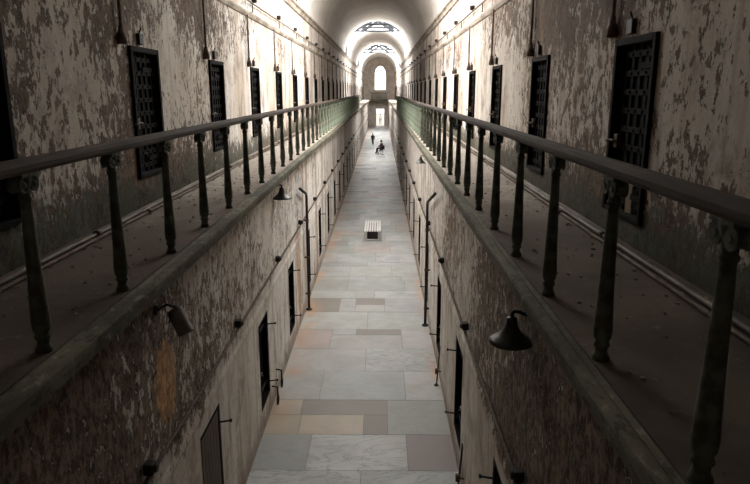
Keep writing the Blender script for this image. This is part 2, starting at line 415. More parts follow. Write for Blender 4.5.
# arched end window: pane, frame
def arch_ring(hw, dz, y):
    pts = [(WCX - hw, y, WZ0 + (0 if dz == 0 else -dz))]
    for i in range(25):
        x = WCX - hw + 2 * hw * i / 24
        pts.append((x, y, arch_top(x, WCX, hw, WZS, WZT + dz)))
    pts.append((WCX + hw, y, WZ0 + (0 if dz == 0 else -dz))); return pts
w1 = tag(empty('window_1', (WCX, Y1, WZ0)), 'tall arched window glowing white in the far end wall', 'window', kind='structure')
off = Matrix.Translation((-WCX, -Y1, -WZ0))
def rel(mb):
    mb.v = [tuple(off @ Vector(p)) for p in mb.v]; return mb
mb = MB(); mb.face(arch_ring(WHW, 0, Y1 + .3)); rel(mb).build('pane', M['end_pane'], w1)
mb = MB(); a = arch_ring(WHW - .01, 0, Y1 + .1); b = arch_ring(WHW - .13, -.12, Y1 + .1); a2 = [(p[0], Y1 + .26, p[2]) for p in a]; b2 = [(p[0], Y1 + .26, p[2]) for p in b]
mb.grid([a, b, b2, a2, a], closed=False, smooth=False); mb.box(WCX - WHW, WCX + WHW, Y1 + .1, Y1 + .26, WZ0, WZ0 + .1)
rel(mb).build('frame', M['win_frame'], w1)
mb = MB(); mb.box(WCX - .03, WCX + .03, Y1 + .12, Y1 + .22, WZ0, WZT - .1)
for z in (7.2, 8.1, 9.0): mb.box(WCX - WHW + .1, WCX + WHW - .1, Y1 + .12, Y1 + .2, z - .025, z + .025)
rel(mb).build('glazing_bars', M['win_frame'], w1)
# doorway trim of the far door
mb = MB()
mb.box(DCX - DHW - .16, DCX - DHW, Y1 - .06, Y1 + .02, 0, DZT + .16); mb.box(DCX + DHW, DCX + DHW + .16, Y1 - .06, Y1 + .02, 0, DZT + .16)
mb.box(DCX - DHW, DCX + DHW, Y1 - .06, Y1 + .02, DZT, DZT + .16); struct(mb, 'trim_9', M['win_frame'])
mb = MB(); mb.face([(-40, Y1 + .1, -.02), (40, Y1 + .1, -.02), (40, Y1 + 70, -.02), (-40, Y1 + 70, -.02)]); struct(mb, 'ground', M['ground'])

# ------------------------------------------------------------------ vault and its glazed openings
NS = 28
def vp(i, r): a = PI - PI * i / NS; return (VC + r * math.cos(a), SPRING + r * math.sin(a))
segs = []; y = Y0
for a, b in SLOTS: segs.append((y, a)); y = b
segs.append((y, Y1 + .1))
mb = MB()
for a, b in segs:
    inner = [vp(i, VR) for i in range(NS + 1)]; outer = [vp(i, VR + .34) for i in range(NS + 1)]
    n = max(1, int((b - a) / 4))
    mb.grid([[(x, a + (b - a) * k / n, z) for x, z in inner] for k in range(n + 1)], closed=False, smooth=True)
    mb.grid([[(x, a, z) for x, z in inner], [(x, a, z) for x, z in outer]], closed=False, smooth=False)
    mb.grid([[(x, b, z) for x, z in inner], [(x, b, z) for x, z in outer]], closed=False, smooth=False)
struct(mb, 'ceiling', M['vault'])

XA, XB, ZE, ZR = VC - VR - .36, VC + VR + .36, 11.6, 13.4
for k, (a, b) in enumerate(SLOTS):
    w = tag(empty('window_%d' % (k + 2), (VC, (a + b) / 2, SPRING)), ['pitched glass skylight over the near stretch of the corridor', 'pitched glass skylight across the middle of the vault, with pale trusses', 'pitched glass skylight nearest to the end wall'][k], 'skylight', kind='structure')
    o_ = Matrix.Translation((-VC, -(a + b) / 2, -SPRING))
    def put(mb, name, m):
        mb.v = [tuple(o_ @ Vector(p)) for p in mb.v]; return mb.build(name, m, w)
    # curbs and gable ends that close the opening
    mb = MB()
    for yy in (a - .02, b + .02):
        prof = [(XA, SPRING - .1), (XA, ZE), (VC, ZR), (XB, ZE), (XB, SPRING - .1)]
        out = [vp(i, VR + .33) for i in range(NS + 1)]
        # gable wall above the vault's back
        top = []
        for x, z in out:
            u = (x - XA) / (VC - XA) if x < VC else (XB - x) / (XB - VC)
            top.append((x, max(z + .01, ZE + (ZR - ZE) * max(0, min(1, u)))))
        mb.grid([[(x, yy, z) for x, z in out], [(x, yy, z) for x, z in top]], closed=False, smooth=False)
    for X in (XA, XB):
        mb.face([(X, a, SPRING - .1), (X, b, SPRING - .1), (X, b, SPRING + .5), (X, a, SPRING + .5)])
        s = 1 if X == XA else -1
        mb.face([(X, a, SPRING), (X, b, SPRING), (X + s * .45, b, SPRING), (X + s * .45, a, SPRING)])
    put(mb, 'curb', M['vault'])
    mb = MB()
    mb.face([(XA, a, ZE), (XA, b, ZE), (VC, b, ZR), (VC, a, ZR)]); mb.face([(XB, a, ZE), (XB, b, ZE), (VC, b, ZR), (VC, a, ZR)])
    put(mb, 'roof_pane', M['pane_top' + ('_far' if k else '')]); mb = MB()
    mb.face([(XA, a, SPRING + .5), (XA, b, SPRING + .5), (XA, b, ZE), (XA, a, ZE)]); mb.face([(XB, a, SPRING + .5), (XB, b, SPRING + .5), (XB, b, ZE), (XB, a, ZE)])
    put(mb, 'side_pane', M['pane_side' + ('_far' if k else '')])
    mb = MB(); n = 8
    for i in range(n + 1):
        yy = a + (b - a) * i / n
        for X, s in ((XA, 1), (XB, -1)):
            mb.tube([(X + s * .04, yy, SPRING), (X + s * .04, yy, ZE)], .06, 6)
            mb.tube([(X + s * .04, yy, ZE - .04), (VC, yy, ZR - .05)], .06, 6)
    for zz in (SPRING + .5, (SPRING + ZE) / 2 + .2, ZE):
        for X, s in ((XA, 1), (XB, -1)): mb.tube([(X + s * .05, a, zz), (X + s * .05, b, zz)], .035, 6)
    mb.tube([(VC, a, ZR - .06), (VC, b, ZR - .06)], .05, 6)
    put(mb, 'frame', M['sky_frame'])
    for yy in (a + .9, (a + b) / 2, b - .9):
        mb = MB()
        mb.tube([(VC - 1.55, yy, 12.0), (VC, yy, 12.95), (VC + 1.55, yy, 12.0)], .15, 6); mb.tube([(VC - 2.6, yy, 12.02), (VC + 2.6, yy, 12.02)], .09, 6)
        put(mb, 'truss', M['sky_frame'])

# ------------------------------------------------------------------ galleries, edge stones, ledges
tn = 0
for side in ('left', 'right'):
    s = SGN[side]; E = EDGE[side]; U = UPX[side]; L = LOWX[side]
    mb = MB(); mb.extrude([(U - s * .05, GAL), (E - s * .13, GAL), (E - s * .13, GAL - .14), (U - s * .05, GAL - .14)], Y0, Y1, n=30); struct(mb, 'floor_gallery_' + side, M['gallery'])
    tn += 1; mb = MB()
    mb.extrude([(E - s * .13, GAL - .015), (E - s * .10, GAL - .03), (E - s * .075, GAL - .008), (E - s * .01, GAL - .012), (E, GAL - .03), (E, GAL - .07), (E - s * .025, GAL - .085),
                (E - s * .025, GAL - .15), (E - s * .05, GAL - .165), (L + s * .03, GAL - .30), (L - s * .03, GAL - .30), (L - s * .03, GAL - .16), (E - s * .13, GAL - .16)], Y0, Y1, n=30)
    struct(mb, 'trim_%d' % tn, M['fascia'])
    tn += 1; mb = MB(); z = 8.09
    mb.extrude([(U - s * .02, z - .09), (U + s * .035, z - .07), (U + s * .07, z), (U + s * .07, z + .04), (U - s * .02, z + .06)], Y0, Y1, n=30); struct(mb, 'trim_%d' % tn, M['molding'])
    tn += 1; mb = MB(); z = SPRING
    mb.extrude([(U - s * .02, z - .22), (U + s * .06, z - .2), (U + s * .08, z - .06), (U + s * .15, z - .02), (U + s * .15, z + .05), (U - s * .02, z + .08)], Y0, Y1, n=30); struct(mb, 'trim_%d' % tn, M['molding'])
    tn += 1; mb = MB(); z = 2.42
    mb.extrude([(L - s * .02, z - .09), (L + s * .008, z - .07), (L + s * .02, z - .01), (L + s * .008, z + .05), (L - s * .02, z + .09)], Y0, Y1, n=30); struct(mb, 'trim_%d' % (tn + 20), M['low_' + side])

# ------------------------------------------------------------------ cell doors (local: x = out of the wall, y along it, z up, origin at the sill's middle on the wall face)
def door_proto(w, h, latch_side, body, lattice):
    d = empty('door_1')
    mb = MB(); t = .07
    for (a, b, c, e) in ((-w / 2, -w / 2 + t, 0, h), (w / 2 - t, w / 2, 0, h), (-w / 2 + t, w / 2 - t, h - t, h), (-w / 2 + t, w / 2 - t, 0, .05)): mb.box(-.24, -.09, a, b, c, e)
    mb.build('door_frame', M['frame'], d, .008)
    mb = MB(); n = 6; pw = (w - 2 * t) / n
    for i in range(n): mb.box(-.235, -.195, -w / 2 + t + i * pw + .004, -w / 2 + t + (i + 1) * pw - .004, .05, h - t)
    mb.box(-.24, -.22, -w / 2 + t, w / 2 - t, .05, h - t)
    mb.build('door_leaf', body, d)
    if lattice:
        mb = MB()
        for i in range(5):
            y = -w / 2 + t + (w - 2 * t) * (i + .5) / 5; mb.box(-.195, -.175, y - .03, y + .03, .05, h - t)
        for i in range(9):
            z = .05 + (h - t - .05) * (i + .5) / 9; mb.box(-.180, -.165, -w / 2 + t, w / 2 - t, z - .03, z + .03)
            for j in range(5):
                y = -w / 2 + t + (w - 2 * t) * (j + .5) / 5
                mb.lathe([(.018, 0), (.016, .008), (.008, .013)], 6, Matrix.Translation((-.166, y, z)) @ Matrix.Rotation(PI / 2, 4, 'Y'))
        mb.build('strap_lattice', M['lattice'], d)
    ls = latch_side
    mb = MB(); mb.box(-.165, -.12, ls * (w / 2 - .16) - .05, ls * (w / 2 - .16) + .05, h * .42 - .07, h * .42 + .07)
    la = mb.build('latch_plate', M['rust'], d, .006)
    mb = MB(); mb.tube([(-.10, ls * (w / 2 - .22), h * .42), (-.10, ls * (w / 2 + .02), h * .42)], .016, 8); mb.tube([(-.16, ls * (w / 2 - .1), h * .42), (-.04, ls * (w / 2 - .1), h * .42)], .012, 8)
    mb.build('bolt', M['pipe'], la)
    for z in (.22, h - .28):
        mb = MB(); mb.box(-.17, -.155, -ls * (w / 2 - .05), -ls * .02, z - .03, z + .03) if ls < 0 else mb.box(-.17, -.155, -(w / 2 - .05), -.02, z - .03, z + .03)
        mb.tube([(-.13, -ls * (w / 2 - .06), z - .06), (-.13, -ls * (w / 2 - .06), z + .06)], .022, 8)
        if not lattice:
            mb.tube([(-.12, -ls * (w / 2 - .04), z), (.06, -ls * (w / 2 + .015), z)], .014, 8); mb.lathe([(.026, 0), (.026, .025)], 8, Matrix.Translation((.05, -ls * (w / 2 + .015), z)) @ Matrix.Rotation(PI / 2, 4, 'Y'))
        mb.build('strap_hinge', M['lattice'] if lattice else M['dark_iron'], d)
    return d
protos = {}
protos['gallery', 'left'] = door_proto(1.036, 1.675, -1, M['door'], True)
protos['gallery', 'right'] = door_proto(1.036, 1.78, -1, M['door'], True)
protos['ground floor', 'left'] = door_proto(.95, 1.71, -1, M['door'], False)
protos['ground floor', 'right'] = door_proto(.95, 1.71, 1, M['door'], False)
# iron lug over each gallery door
for side in ('left', 'right'):
    p = protos['gallery', side]; h = 1.675 if side == 'left' else 1.78
    mb = MB(); mb.box(-.13, -.08, -.20, -.06, h + .03, h + .17); mb.tube([(-.11, -.13, h + .17), (-.08, -.13, h + .24)], .012, 6); mb.build('lintel_lug', M['dark_iron'], p, .006)
kids_index()
dn = 0; used = set()
for side, lvl, n, ya, d in DOORS:
    p = protos[lvl, side]; key = (lvl, side)
    o = p if key not in used else copy_tree(p)
    used.add(key); dn += 1
    o.name = 'door_%d' % dn
    X = (UPX if lvl == 'gallery' else LOWX)[side]
    o.location = (X + SGN[side] * (.13 if lvl == 'gallery' else .085), ya + d['w'] / 2, d['za']); o.rotation_euler.z = 0 if side == 'left' else PI
    look = 'dark iron-strapped cell door' if lvl == 'gallery' else 'low dark wooden cell door'
    if lvl != 'gallery' and side == 'left' and n == 1: look = 'brown wooden cell door, closed'
    tag(o, '%s in the %s wall of the %s, %s from the near end' % (look, side, lvl, ORD[n]), 'door', 'cell doors along the %s %s' % (side, lvl), 'structure')
    if lvl != 'gallery' and side == 'left' and n == 1:
        for ch in o.children:
            if ch.name.startswith('door_leaf'): ch.location.x = .10; ch.data = ch.data.copy(); ch.data.materials[0] = M['brown_door']

# ------------------------------------------------------------------ railings
RT = 5.918 + .04; RB = 5.918 - .04
def rail_profile(x):
    return [(x + a, z) for a, z in ((-.042, RB), (.042, RB), (.05, RB + .02), (.05, RT - .035), (.036, RT - .008), (.015, RT), (-.015, RT), (-.036, RT - .008), (-.05, RT - .035), (-.05, RB + .02))]
BH = RB - GAL
bal = [(.048, 0), (.050, .012), (.046, .03), (.036, .045), (.034, .075), (.046, .085), (.046, .10), (.036, .11), (.050, .14), (.054, .19), (.050, .25), (.044, .40), (.038, .60), (.033, .78), (.029, BH - .16),
       (.036, BH - .155), (.038, BH - .14), (.030, BH - .13), (.032, BH - .09), (.045, BH - .03), (.05, BH)]
mb = MB(); mb.lathe(bal, 12); bal_mesh = mb.build('baluster', M['iron_green'])
mb = MB(); mb.lathe([bal[0], bal[2], bal[3], bal[8], bal[9], bal[11], bal[14], bal[19], bal[20]], 6); far_mesh = mb.build('baluster', M['iron_green'])
mid_mesh = far_mesh.copy(); mid_mesh.data = far_mesh.data.copy(); lit_mesh = bal_mesh.copy(); lit_mesh.data = bal_mesh.data.copy()
mid_mesh.data.materials[0] = M['iron_lit']; lit_mesh.data.materials[0] = M['iron_lit']
mb = MB()
for sy in (-1, 1):
    m4 = Matrix.Translation((0, sy * .055, BH - .062)) @ Matrix.Rotation(PI / 2, 4, 'Y')
    mb.lathe([(.0465, -.036), (.0465, -.028), (.038, -.024), (.038, .024), (.0465, .028), (.0465, .036), (.036, .036), (.034, .028), (.018, .028), (.016, .042), (.004, .044)], 14, m4)
    mb.lathe([(.018, -.043), (.018, -.03)], 10, m4)
mb.box(-.045, .045, -.085, .085, BH - .018, BH)
cap_mesh = mb.build('scroll_capital', M['iron_green'])
for o in (bal_mesh, far_mesh, cap_mesh): COL.objects.unlink(o)
for side, y_first, y_last in (('left', 3.534 - 4 * 1.188, 60.0), ('right', 3.449 - 3 * 1.184, 53.0)):
    x = RAILX[side]
    r = tag(empty('gallery_railing', (x, 0, GAL)), 'long iron baluster railing with a wooden handrail along the edge of the %s gallery' % side, 'railing', 'gallery railings')
    mb = MB(); mb.extrude([(px - x, pz - GAL) for px, pz in rail_profile(x)], Y0 + .05, y_last, n=60, smooth=False); mb.build('handrail', M['rail'], r)
    y = y_first; n = 0; st = 1.188 if side == 'left' else 1.184
    while y < y_last:
        if y > Y0 + .1:
            src = bal_mesh if y < 21 else lit_mesh if y < 42 else mid_mesh  # balusters further on take the brightened copy of the paint
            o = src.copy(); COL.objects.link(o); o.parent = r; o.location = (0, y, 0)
            if y < 36:
                c = cap_mesh.copy(); COL.objects.link(c); c.parent = o
        y += st
# end bridge
br = tag(empty('end_bridge', (VC, Y1 - 1.3, GAL - .3)), 'short railed footbridge joining both galleries under the far arched window', 'bridge')
mb = MB(); mb.box(EDGE['left'] - VC, EDGE['right'] - VC, -1.2, 1.25, .05, .3); mb.build('deck', M['fascia'], br)
mb = MB(); mb.box(EDGE['left'] - VC - .2, EDGE['right'] - VC + .2, -1.22, -1.12, 1.36, 1.44); mb.build('handrail', M['rail'], br)
for i in range(14):
    o = far_mesh.copy(); COL.objects.link(o); o.parent = br; o.location = (EDGE['left'] - VC + .1 + 2.7 * i / 13, -1.17, .3)

# ------------------------------------------------------------------ pipes along the galleries
for side in ('left', 'right'):
    s = SGN[side]; U = UPX[side]
    for k, (dx, rr, z) in enumerate(((.16, .025, GAL + .027), (.25, .020, GAL + .022))):
        nm = ['wider pipe lying along the foot of the %s gallery wall', 'thinner pipe lying beside the wider one on the %s gallery floor'][k] % side
        x = U + s * dx
        t = tag(empty('floor_pipe', (x, 0, z)), nm, 'pipe', 'pipes on the gallery floors')
        mb = MB(); pts = []
        yy = Y0 + .1
        while yy < Y1 - 3: pts.append((R.uniform(-.008, .008), yy, 0)); yy += 3.1
        mb.tube(pts, rr, 8); mb.build('tube', M['pipe'] if k == 0 else M['conduit'], t)
        for i in range(5):
            mb = MB(); mb.tube([(0, -.05, 0), (0, .05, 0)], rr + .009, 10); c = mb.build('coupling', M['rust'], t); c.location = (0, 6.6 + k * 1.3 + i * 6.1, .008)
    x = U + s * .075; z = 8.36
    t = tag(empty('overhead_conduit', (x, 0, z)), 'thin iron pipe running high along the %s upper wall above the ledge' % side, 'pipe', 'pipes along the upper walls')
    mb = MB(); mb.tube([(0, Y0 + .1 + i * 6, R.uniform(-.008, .008)) for i in range(20)], .022, 8); mb.build('tube', M['conduit'], t)
    for i in range(9):
        mb = MB(); mb.box(-.012, .012, -.015, .015, -.212, -.015); mb.box(-.035, .012, -.025, .025, -.212, -.2); c = mb.build('bracket', M['rust'], t); c.location.y = 8.0 + i * 4.1
    # boxes standing on it
    d = UP[side]
    bx = None
    for n in range(22):
        yy = d['near'] + d['w'] / 2 + n * STEP
        if bx is None:
            bx = empty('junction_box'); mb = MB(); mb.box(-.055, .055, -.06, .06, .006, .125); mb.build('box', M['dark_iron'], bx, .012)
            mb = MB(); mb.box(.055, .066, -.05, .05, .015, .115); mb.build('lid', M['rust'], bx, .004); kids_index(); o = bx
        else: o = copy_tree(bx)
        o.location = (x, yy, z + .03); o.rotation_euler.z = 0 if s > 0 else PI
        tag(o, 'small dark box on the high %s wall pipe, %s from the near end' % (side, ORD[n]), 'junction box', 'boxes on the upper wall pipes')
    # drop conduits ending in a flared cup by each door
    dc = None
    for n in range(16):
        yy = d['near'] + n * STEP + (-.27 if side == 'left' else d['w'] + .10)
        if dc is None:
            dc = empty('drop_conduit'); mb = MB(); mb.tube([(0, 0, 0), (0, 0, 1.03)], .021, 8); mb.build('tube', M['conduit'], dc)
            mb = MB(); mb.lathe([(.03, .06), (.036, 0), (.062, -.08), (.062, -.14), (.045, -.15)], 10); mb.build('cup', M['rust'], dc); kids_index(); o = dc
        else: o = copy_tree(dc)
        o.location = (U + s * .045, yy, 7.02); o.rotation_euler.z = R.uniform(-.1, .1)
        tag(o, 'brown upright conduit with a flared end by the %s gallery door of the %s side' % (ORD[n], side), 'conduit', 'upright conduits beside the gallery doors')

# ------------------------------------------------------------------ things on the ground floor walls
for side in ('left', 'right'):
    s = SGN[side]; L = LOWX[side]
    x = L + s * .06; z = 2.80
    t = tag(empty('wall_conduit', (x, 0, z)), 'thin iron pipe running along the %s lower wall above the cell doors' % side, 'pipe', 'pipes along the lower walls')
    mb = MB(); mb.tube([(0, Y0 + .1 + i * 5, R.uniform(-.01, .01)) for i in range(24)], .022, 8); mb.build('tube', M['rust'], t)
    bx = None
    for n in range(14):
        yy = 1.50 + n * STEP if side == 'left' else 1.42 + n * STEP
        if bx is None:
            bx = empty('wall_box'); mb = MB(); mb.box(-.045, .05, -.055, .055, .036, .146); mb.build('box', M['dark_iron'], bx, .012)
            mb = MB(); mb.lathe([(.042, 0), (.042, .02), (.03, .03)], 10, Matrix.Translation((.05, 0, .09)) @ Matrix.Rotation(PI / 2, 4, 'Y')); mb.build('lid', M['rust'], bx); kids_index(); o = bx
        else: o = copy_tree(bx)
        o.location = (x, yy, z); o.rotation_euler.z = 0 if s > 0 else PI
        tag(o, 'small dark box on the %s lower wall pipe, %s from the near end' % (side, ORD[n]), 'junction box', 'boxes on the lower wall pipes')

def bell_lamp(side, y, label):
    s = SGN[side]; L = LOWX[side]
    zt = 4.40
    o = tag(empty('bell_lamp', (L, y, zt)), label, 'lamp', 'lamps on the lower walls')
    ax = s * .17
    mb = MB(); mb.lathe([(.06, 0), (.06, .015), (.045, .025), (.02, .03)], 12, Matrix.Rotation(s * PI / 2, 4, 'Y')); mb.build('wall_plate', M['dark_iron'], o)
    mb = MB(); pts = [(s * .01, 0, 0)]
    for i in range(9): a = PI / 2 * i / 8; pts.append((s * (.06 + .11 * math.sin(a)), 0, .03 * math.sin(a * 2)))
    pts += [(ax, 0, -.03), (ax, 0, -.06)]
    mb.tube(pts, .016, 8); mb.build('arm', M['dark_iron'], o)
    mb = MB()
    outp = [(.02, -.02), (.045, -.03), (.052, -.08), (.066, -.12), (.09, -.16), (.13, -.195), (.17, -.222), (.198, -.245), (.200, -.258)]
    inn = [(.19, -.256), (.165, -.232), (.125, -.205), (.082, -.17), (.055, -.125), (.02, -.10)]
    mb.lathe(outp + inn, 28, Matrix.Translation((ax, 0, 0))); mb.build('shade', M['lamp'], o)
    mb = MB(); mb.lathe([(.012, -.11), (.02, -.13), (.034, -.165), (.034, -.19), (.02, -.21), (.003, -.215)], 12, Matrix.Translation((ax, 0, 0))); mb.build('bulb', M['bulb'], o)
    return o
bell_lamp('right', 5.36, 'black bell-shaped lamp jutting from the near end of the right lower wall')
bell_lamp('left', 13.1, 'black bell-shaped lamp on the left lower wall, beside the elbowed pipe')
bell_lamp('right', 19.3, 'small bell-shaped lamp further along the right lower wall, past the elbowed pipe').scale = (.78, .78, .78)

# tin spotlight under the left gallery edge
L = LOWX['left']
o = tag(empty('spotlight', (L, 5.95, 4.22)), 'grey can-shaped spotlight tilted down on a bracket under the left gallery edge', 'lamp', 'lamps on the lower walls')
mb = MB(); mb.lathe([(.05, 0), (.05, .02), (.02, .03)], 10, Matrix.Rotation(PI / 2, 4, 'Y')); mb.tube([(.02, 0, 0), (.12, 0, .06), (.22, 0, .03)], .014, 8); mb.build('bracket', M['dark_iron'], o)
mc = Matrix.Translation((.24, 0, -.11)) @ Euler((math.radians(-14), math.radians(-30), 0)).to_matrix().to_4x4()
mb = MB(); mb.lathe([(.03, .14), (.075, .13), (.082, .10), (.084, -.13), (.088, -.14), (.078, -.14), (.074, -.08), (.02, -.07)], 20, mc); mb.build('housing', M['can'], o)
mb = MB(); mb.lathe([(.07, -.10), (.045, -.115), (.005, -.12)], 16, mc); mb.build('lens', M['bulb'], o)
mb = MB(); mb.tube([(.22, 0, .03), (.17, -.06, -.03), (.16, -.085, -.1)], .008, 6); mb.tube([(.22, 0, .03), (.24, .08, -.03), (.24, .09, -.1)], .008, 6); mb.build('yoke', M['dark_iron'], o)

# elbowed standpipes
for side, ya, yb, lab in (('left', 16.5, 18.0, 'thick dark standpipe with an elbow top, on the left lower wall'), ('right', 13.7, 16.7, 'thick dark standpipe with an elbow top, on the right lower wall')):
    s = SGN[side]; x = LOWX[side] + s * .10
    o = tag(empty('standpipe', (x, yb, 0)), lab, 'pipe', 'elbowed standpipes')
    zt = 3.42; dy = -1.4 if side == 'left' else -2.3; ze = .40 if side == 'left' else .62
    mb = MB(); pts = [(0, 0, 0), (0, 0, 1.2), (0, 0, zt - .12), (0, -.03, zt), (0, -.12, zt + .07), (0, dy, zt + ze)]
    mb.tube(pts, .037, 12); mb.build('tube', M['dark_iron'], o)
    for z in (.5, 1.6, 2.7):
        mb = MB(); mb.lathe([(.05, z - .04), (.05, z + .04)], 12); mb.box(-.098 if s > 0 else -.02, .02 if s > 0 else .098, -.03, .03, z - .02, z + .02); mb.build('clamp', M['rust'], o)
    mb = MB(); mb.lathe([(.09, 0), (.09, .03), (.06, .05)], 12); mb.build('foot_flange', M['dark_iron'], o)

# iron door stays and hooks standing at the foot of the walls
def stay(side, y, h, lab, tilt=0.06):
    s = SGN[side]; x = LOWX[side] + s * .10
    o = tag(empty('door_stay', (x, y, 0)), lab, 'iron bar', 'iron bars at the foot of the lower walls')
    mb = MB(); mb.tube([(0, 0, 0), (-s * tilt, .02, h)], .016, 8); mb.lathe([(.05, 0), (.05, .02), (.025, .05)], 10); mb.build('bar', M['dark_iron'], o)
    mb = MB(); mb.tube([(-s * tilt, .02, h - .01), (-s * .07, .12, h)], .014, 8); mb.build('hook', M['dark_iron'], o)
    mb = MB(); mb.box(-.035, .035, -.03, .03, h * .32, h * .32 + .12); mb.tube([(0, 0, h * .4), (-s * .09, -.05, h * .4)], .014, 8); mb.build('latch_block', M['rust'], o, .006)
stay('right', 13.0, .88, 'thin dark iron bar standing against the right wall foot, by the elbowed standpipe')
stay('right', 9.05, .86, 'thin dark iron bar standing against the right wall foot, close to the near door')
def ring_hook(side, y, z, lab):
    s = SGN[side]; x = LOWX[side] + s * .02
    o = tag(empty('wall_ring', (x, y, z)), lab, 'iron ring', 'iron rings at the foot of the left wall')
    mb = MB(); mb.tube([(-s * .015, 0, .36), (s * .1, 0, .34), (s * .1, 0, .14)], .018, 8); mb.build('staple', M['dark_iron'], o)
    mb = MB(); mb.tube([(s * .1, .085 * math.sin(2 * PI * i / 20), .06 + .1 * math.cos(2 * PI * i / 20)) for i in range(21)], .016, 8); mb.build('ring', M['dark_iron'], o)
ring_hook('left', 12.55, .22, 'dark iron ring on a staple at the left wall foot, the farther of two')
ring_hook('left', 12.0, .10, 'dark iron ring on a staple at the left wall foot, the nearer of two')

# piece of wood in a gallery doorway
d = UP['right']
o = MB().box(-.03, .03, -.055, .055, 0, .34).build('wooden_block', M['block'], bevel=.008)
o.location = (UPX['right'] + .05, d['near'] + STEP + .45, d['za']); o.rotation_euler = (0, .0, .2)
tag(o, 'short upright piece of pale wood standing in the dark right gallery doorway', 'wood')

# paint flakes fallen on the galleries
for side in ('left', 'right'):
    s = SGN[side]; mb = MB()
    for i in range(900):
        yy = Y0 + .3 + (R.random() ** 1.6) * 42; u = R.random() ** 2.2
        x = UPX[side] + s * (.08 + u * 1.15)
        if abs(x - RAILX[side]) < .08: continue
        r = R.uniform(.005, .022) * (1.2 if u < .3 else .8); n = R.choice([4, 5]); ph = R.random() * 6
        zt = R.uniform(.002, .012)
        top = [(x + r * R.uniform(.6, 1.1) * math.cos(ph + 2 * PI * j / n), yy + r * R.uniform(.6, 1.2) * math.sin(ph + 2 * PI * j / n), GAL + zt + R.uniform(0, .008)) for j in range(n)]
        mb.grid([[(p[0], p[1], GAL - .001) for p in top], top], smooth=False)
    tag(mb.build('paint_flakes', M['flake']), 'scattered pale paint flakes lying on the %s gallery floor' % side, 'debris', kind='stuff')

# ------------------------------------------------------------------ bench
o = tag(empty('slatted_bench', (-.36, 27.9, 0)), 'white slatted bench on a grey boxed base, alone on the corridor floor', 'bench')
bl = 2.2
for sx in (-1, 1):
    mb = MB(); a, b = sx * .40, sx * .24
    rings = [[(a, yy, 0), (b, yy, 0), (sx * .23, yy, .43), (sx * .33, yy, .43)] for yy in (-bl / 2 + .03, bl / 2 - .03)]
    mb.grid(rings, smooth=False); mb.build('side_panel', M['bench_grey'], o, .01)
mb = MB(); mb.box(-.24, .24, -bl / 2 + .04, bl / 2 - .04, 0, .06); mb.build('base_plate', M['bench_grey'], o)
mb = MB(); mb.box(-.235, .235, -bl / 2 + .25, bl / 2 - .25, .06, .42); mb.build('hollow_shade', M['bench_shade'], o)  # dark block filling the hollow base, standing in for its shade
for i in range(7):
    x = -.315 + i * .105; mb = MB(); mb.box(x - .038, x + .038, -bl / 2, bl / 2, .43, .485); mb.build('slat', M['white_wood'], o, .006)

# ------------------------------------------------------------------ people
def skin_obj(name, verts, edges, rad, root, m, parent=None, sub=2):
    bm = bmesh.new(); ly = bm.verts.layers.skin.verify(); vs = []
    for p, r in zip(verts, rad):
        v = bm.verts.new(p); v[ly].radius = r if isinstance(r, tuple) else (r, r); vs.append(v)
    vs[root][ly].use_root = True
    for a, b in edges: bm.edges.new((vs[a], vs[b]))
    me = bpy.data.meshes.new(name); bm.to_mesh(me); bm.free(); me.materials.append(m)
    ob = bpy.data.objects.new(name, me); COL.objects.link(ob)
    if parent is not None: ob.parent = parent
    k = ob.modifiers.new('skin', 'SKIN'); k.use_smooth_shade = True
    q = ob.modifiers.new('sub', 'SUBSURF'); q.levels = sub; q.render_levels = sub
    return ob
def hand(verts, edges, rad, wrist, d, side, S):
    """palm, four unequal bent fingers and a thumb leaving the palm's side"""
    d = Vector(d).normalized(); f = Vector((0, 1, 0)); f = (f - d * f.dot(d)).normalized(); n = d.cross(f)
    w = Vector(verts[wrist]); base = len(verts)
    verts.append(tuple(w + d * .045 * S)); rad.append((.024 * S, .016 * S)); edges.append((wrist, base))
    for i, (ln, o_) in enumerate(((.062, .03), (.07, .01), (.066, -.01), (.05, -.028))):
        a = w + d * .085 * S + f * o_ * S; b = a + d * ln * .55 * S + n * .006 * side * S; c = b + d * ln * .4 * S + n * .02 * side * S
        k = len(verts); verts += [tuple(a), tuple(b), tuple(c)]; rad += [.0095 * S, .0085 * S, .0075 * S]; edges += [(base, k), (k, k + 1), (k + 1, k + 2)]
    k = len(verts); a = w + d * .03 * S + f * .034 * S; b = a + (d + f).normalized() * .035 * S
    verts += [tuple(a), tuple(b)]; rad += [.011 * S, .009 * S]; edges += [(wrist, k), (k, k + 1)]
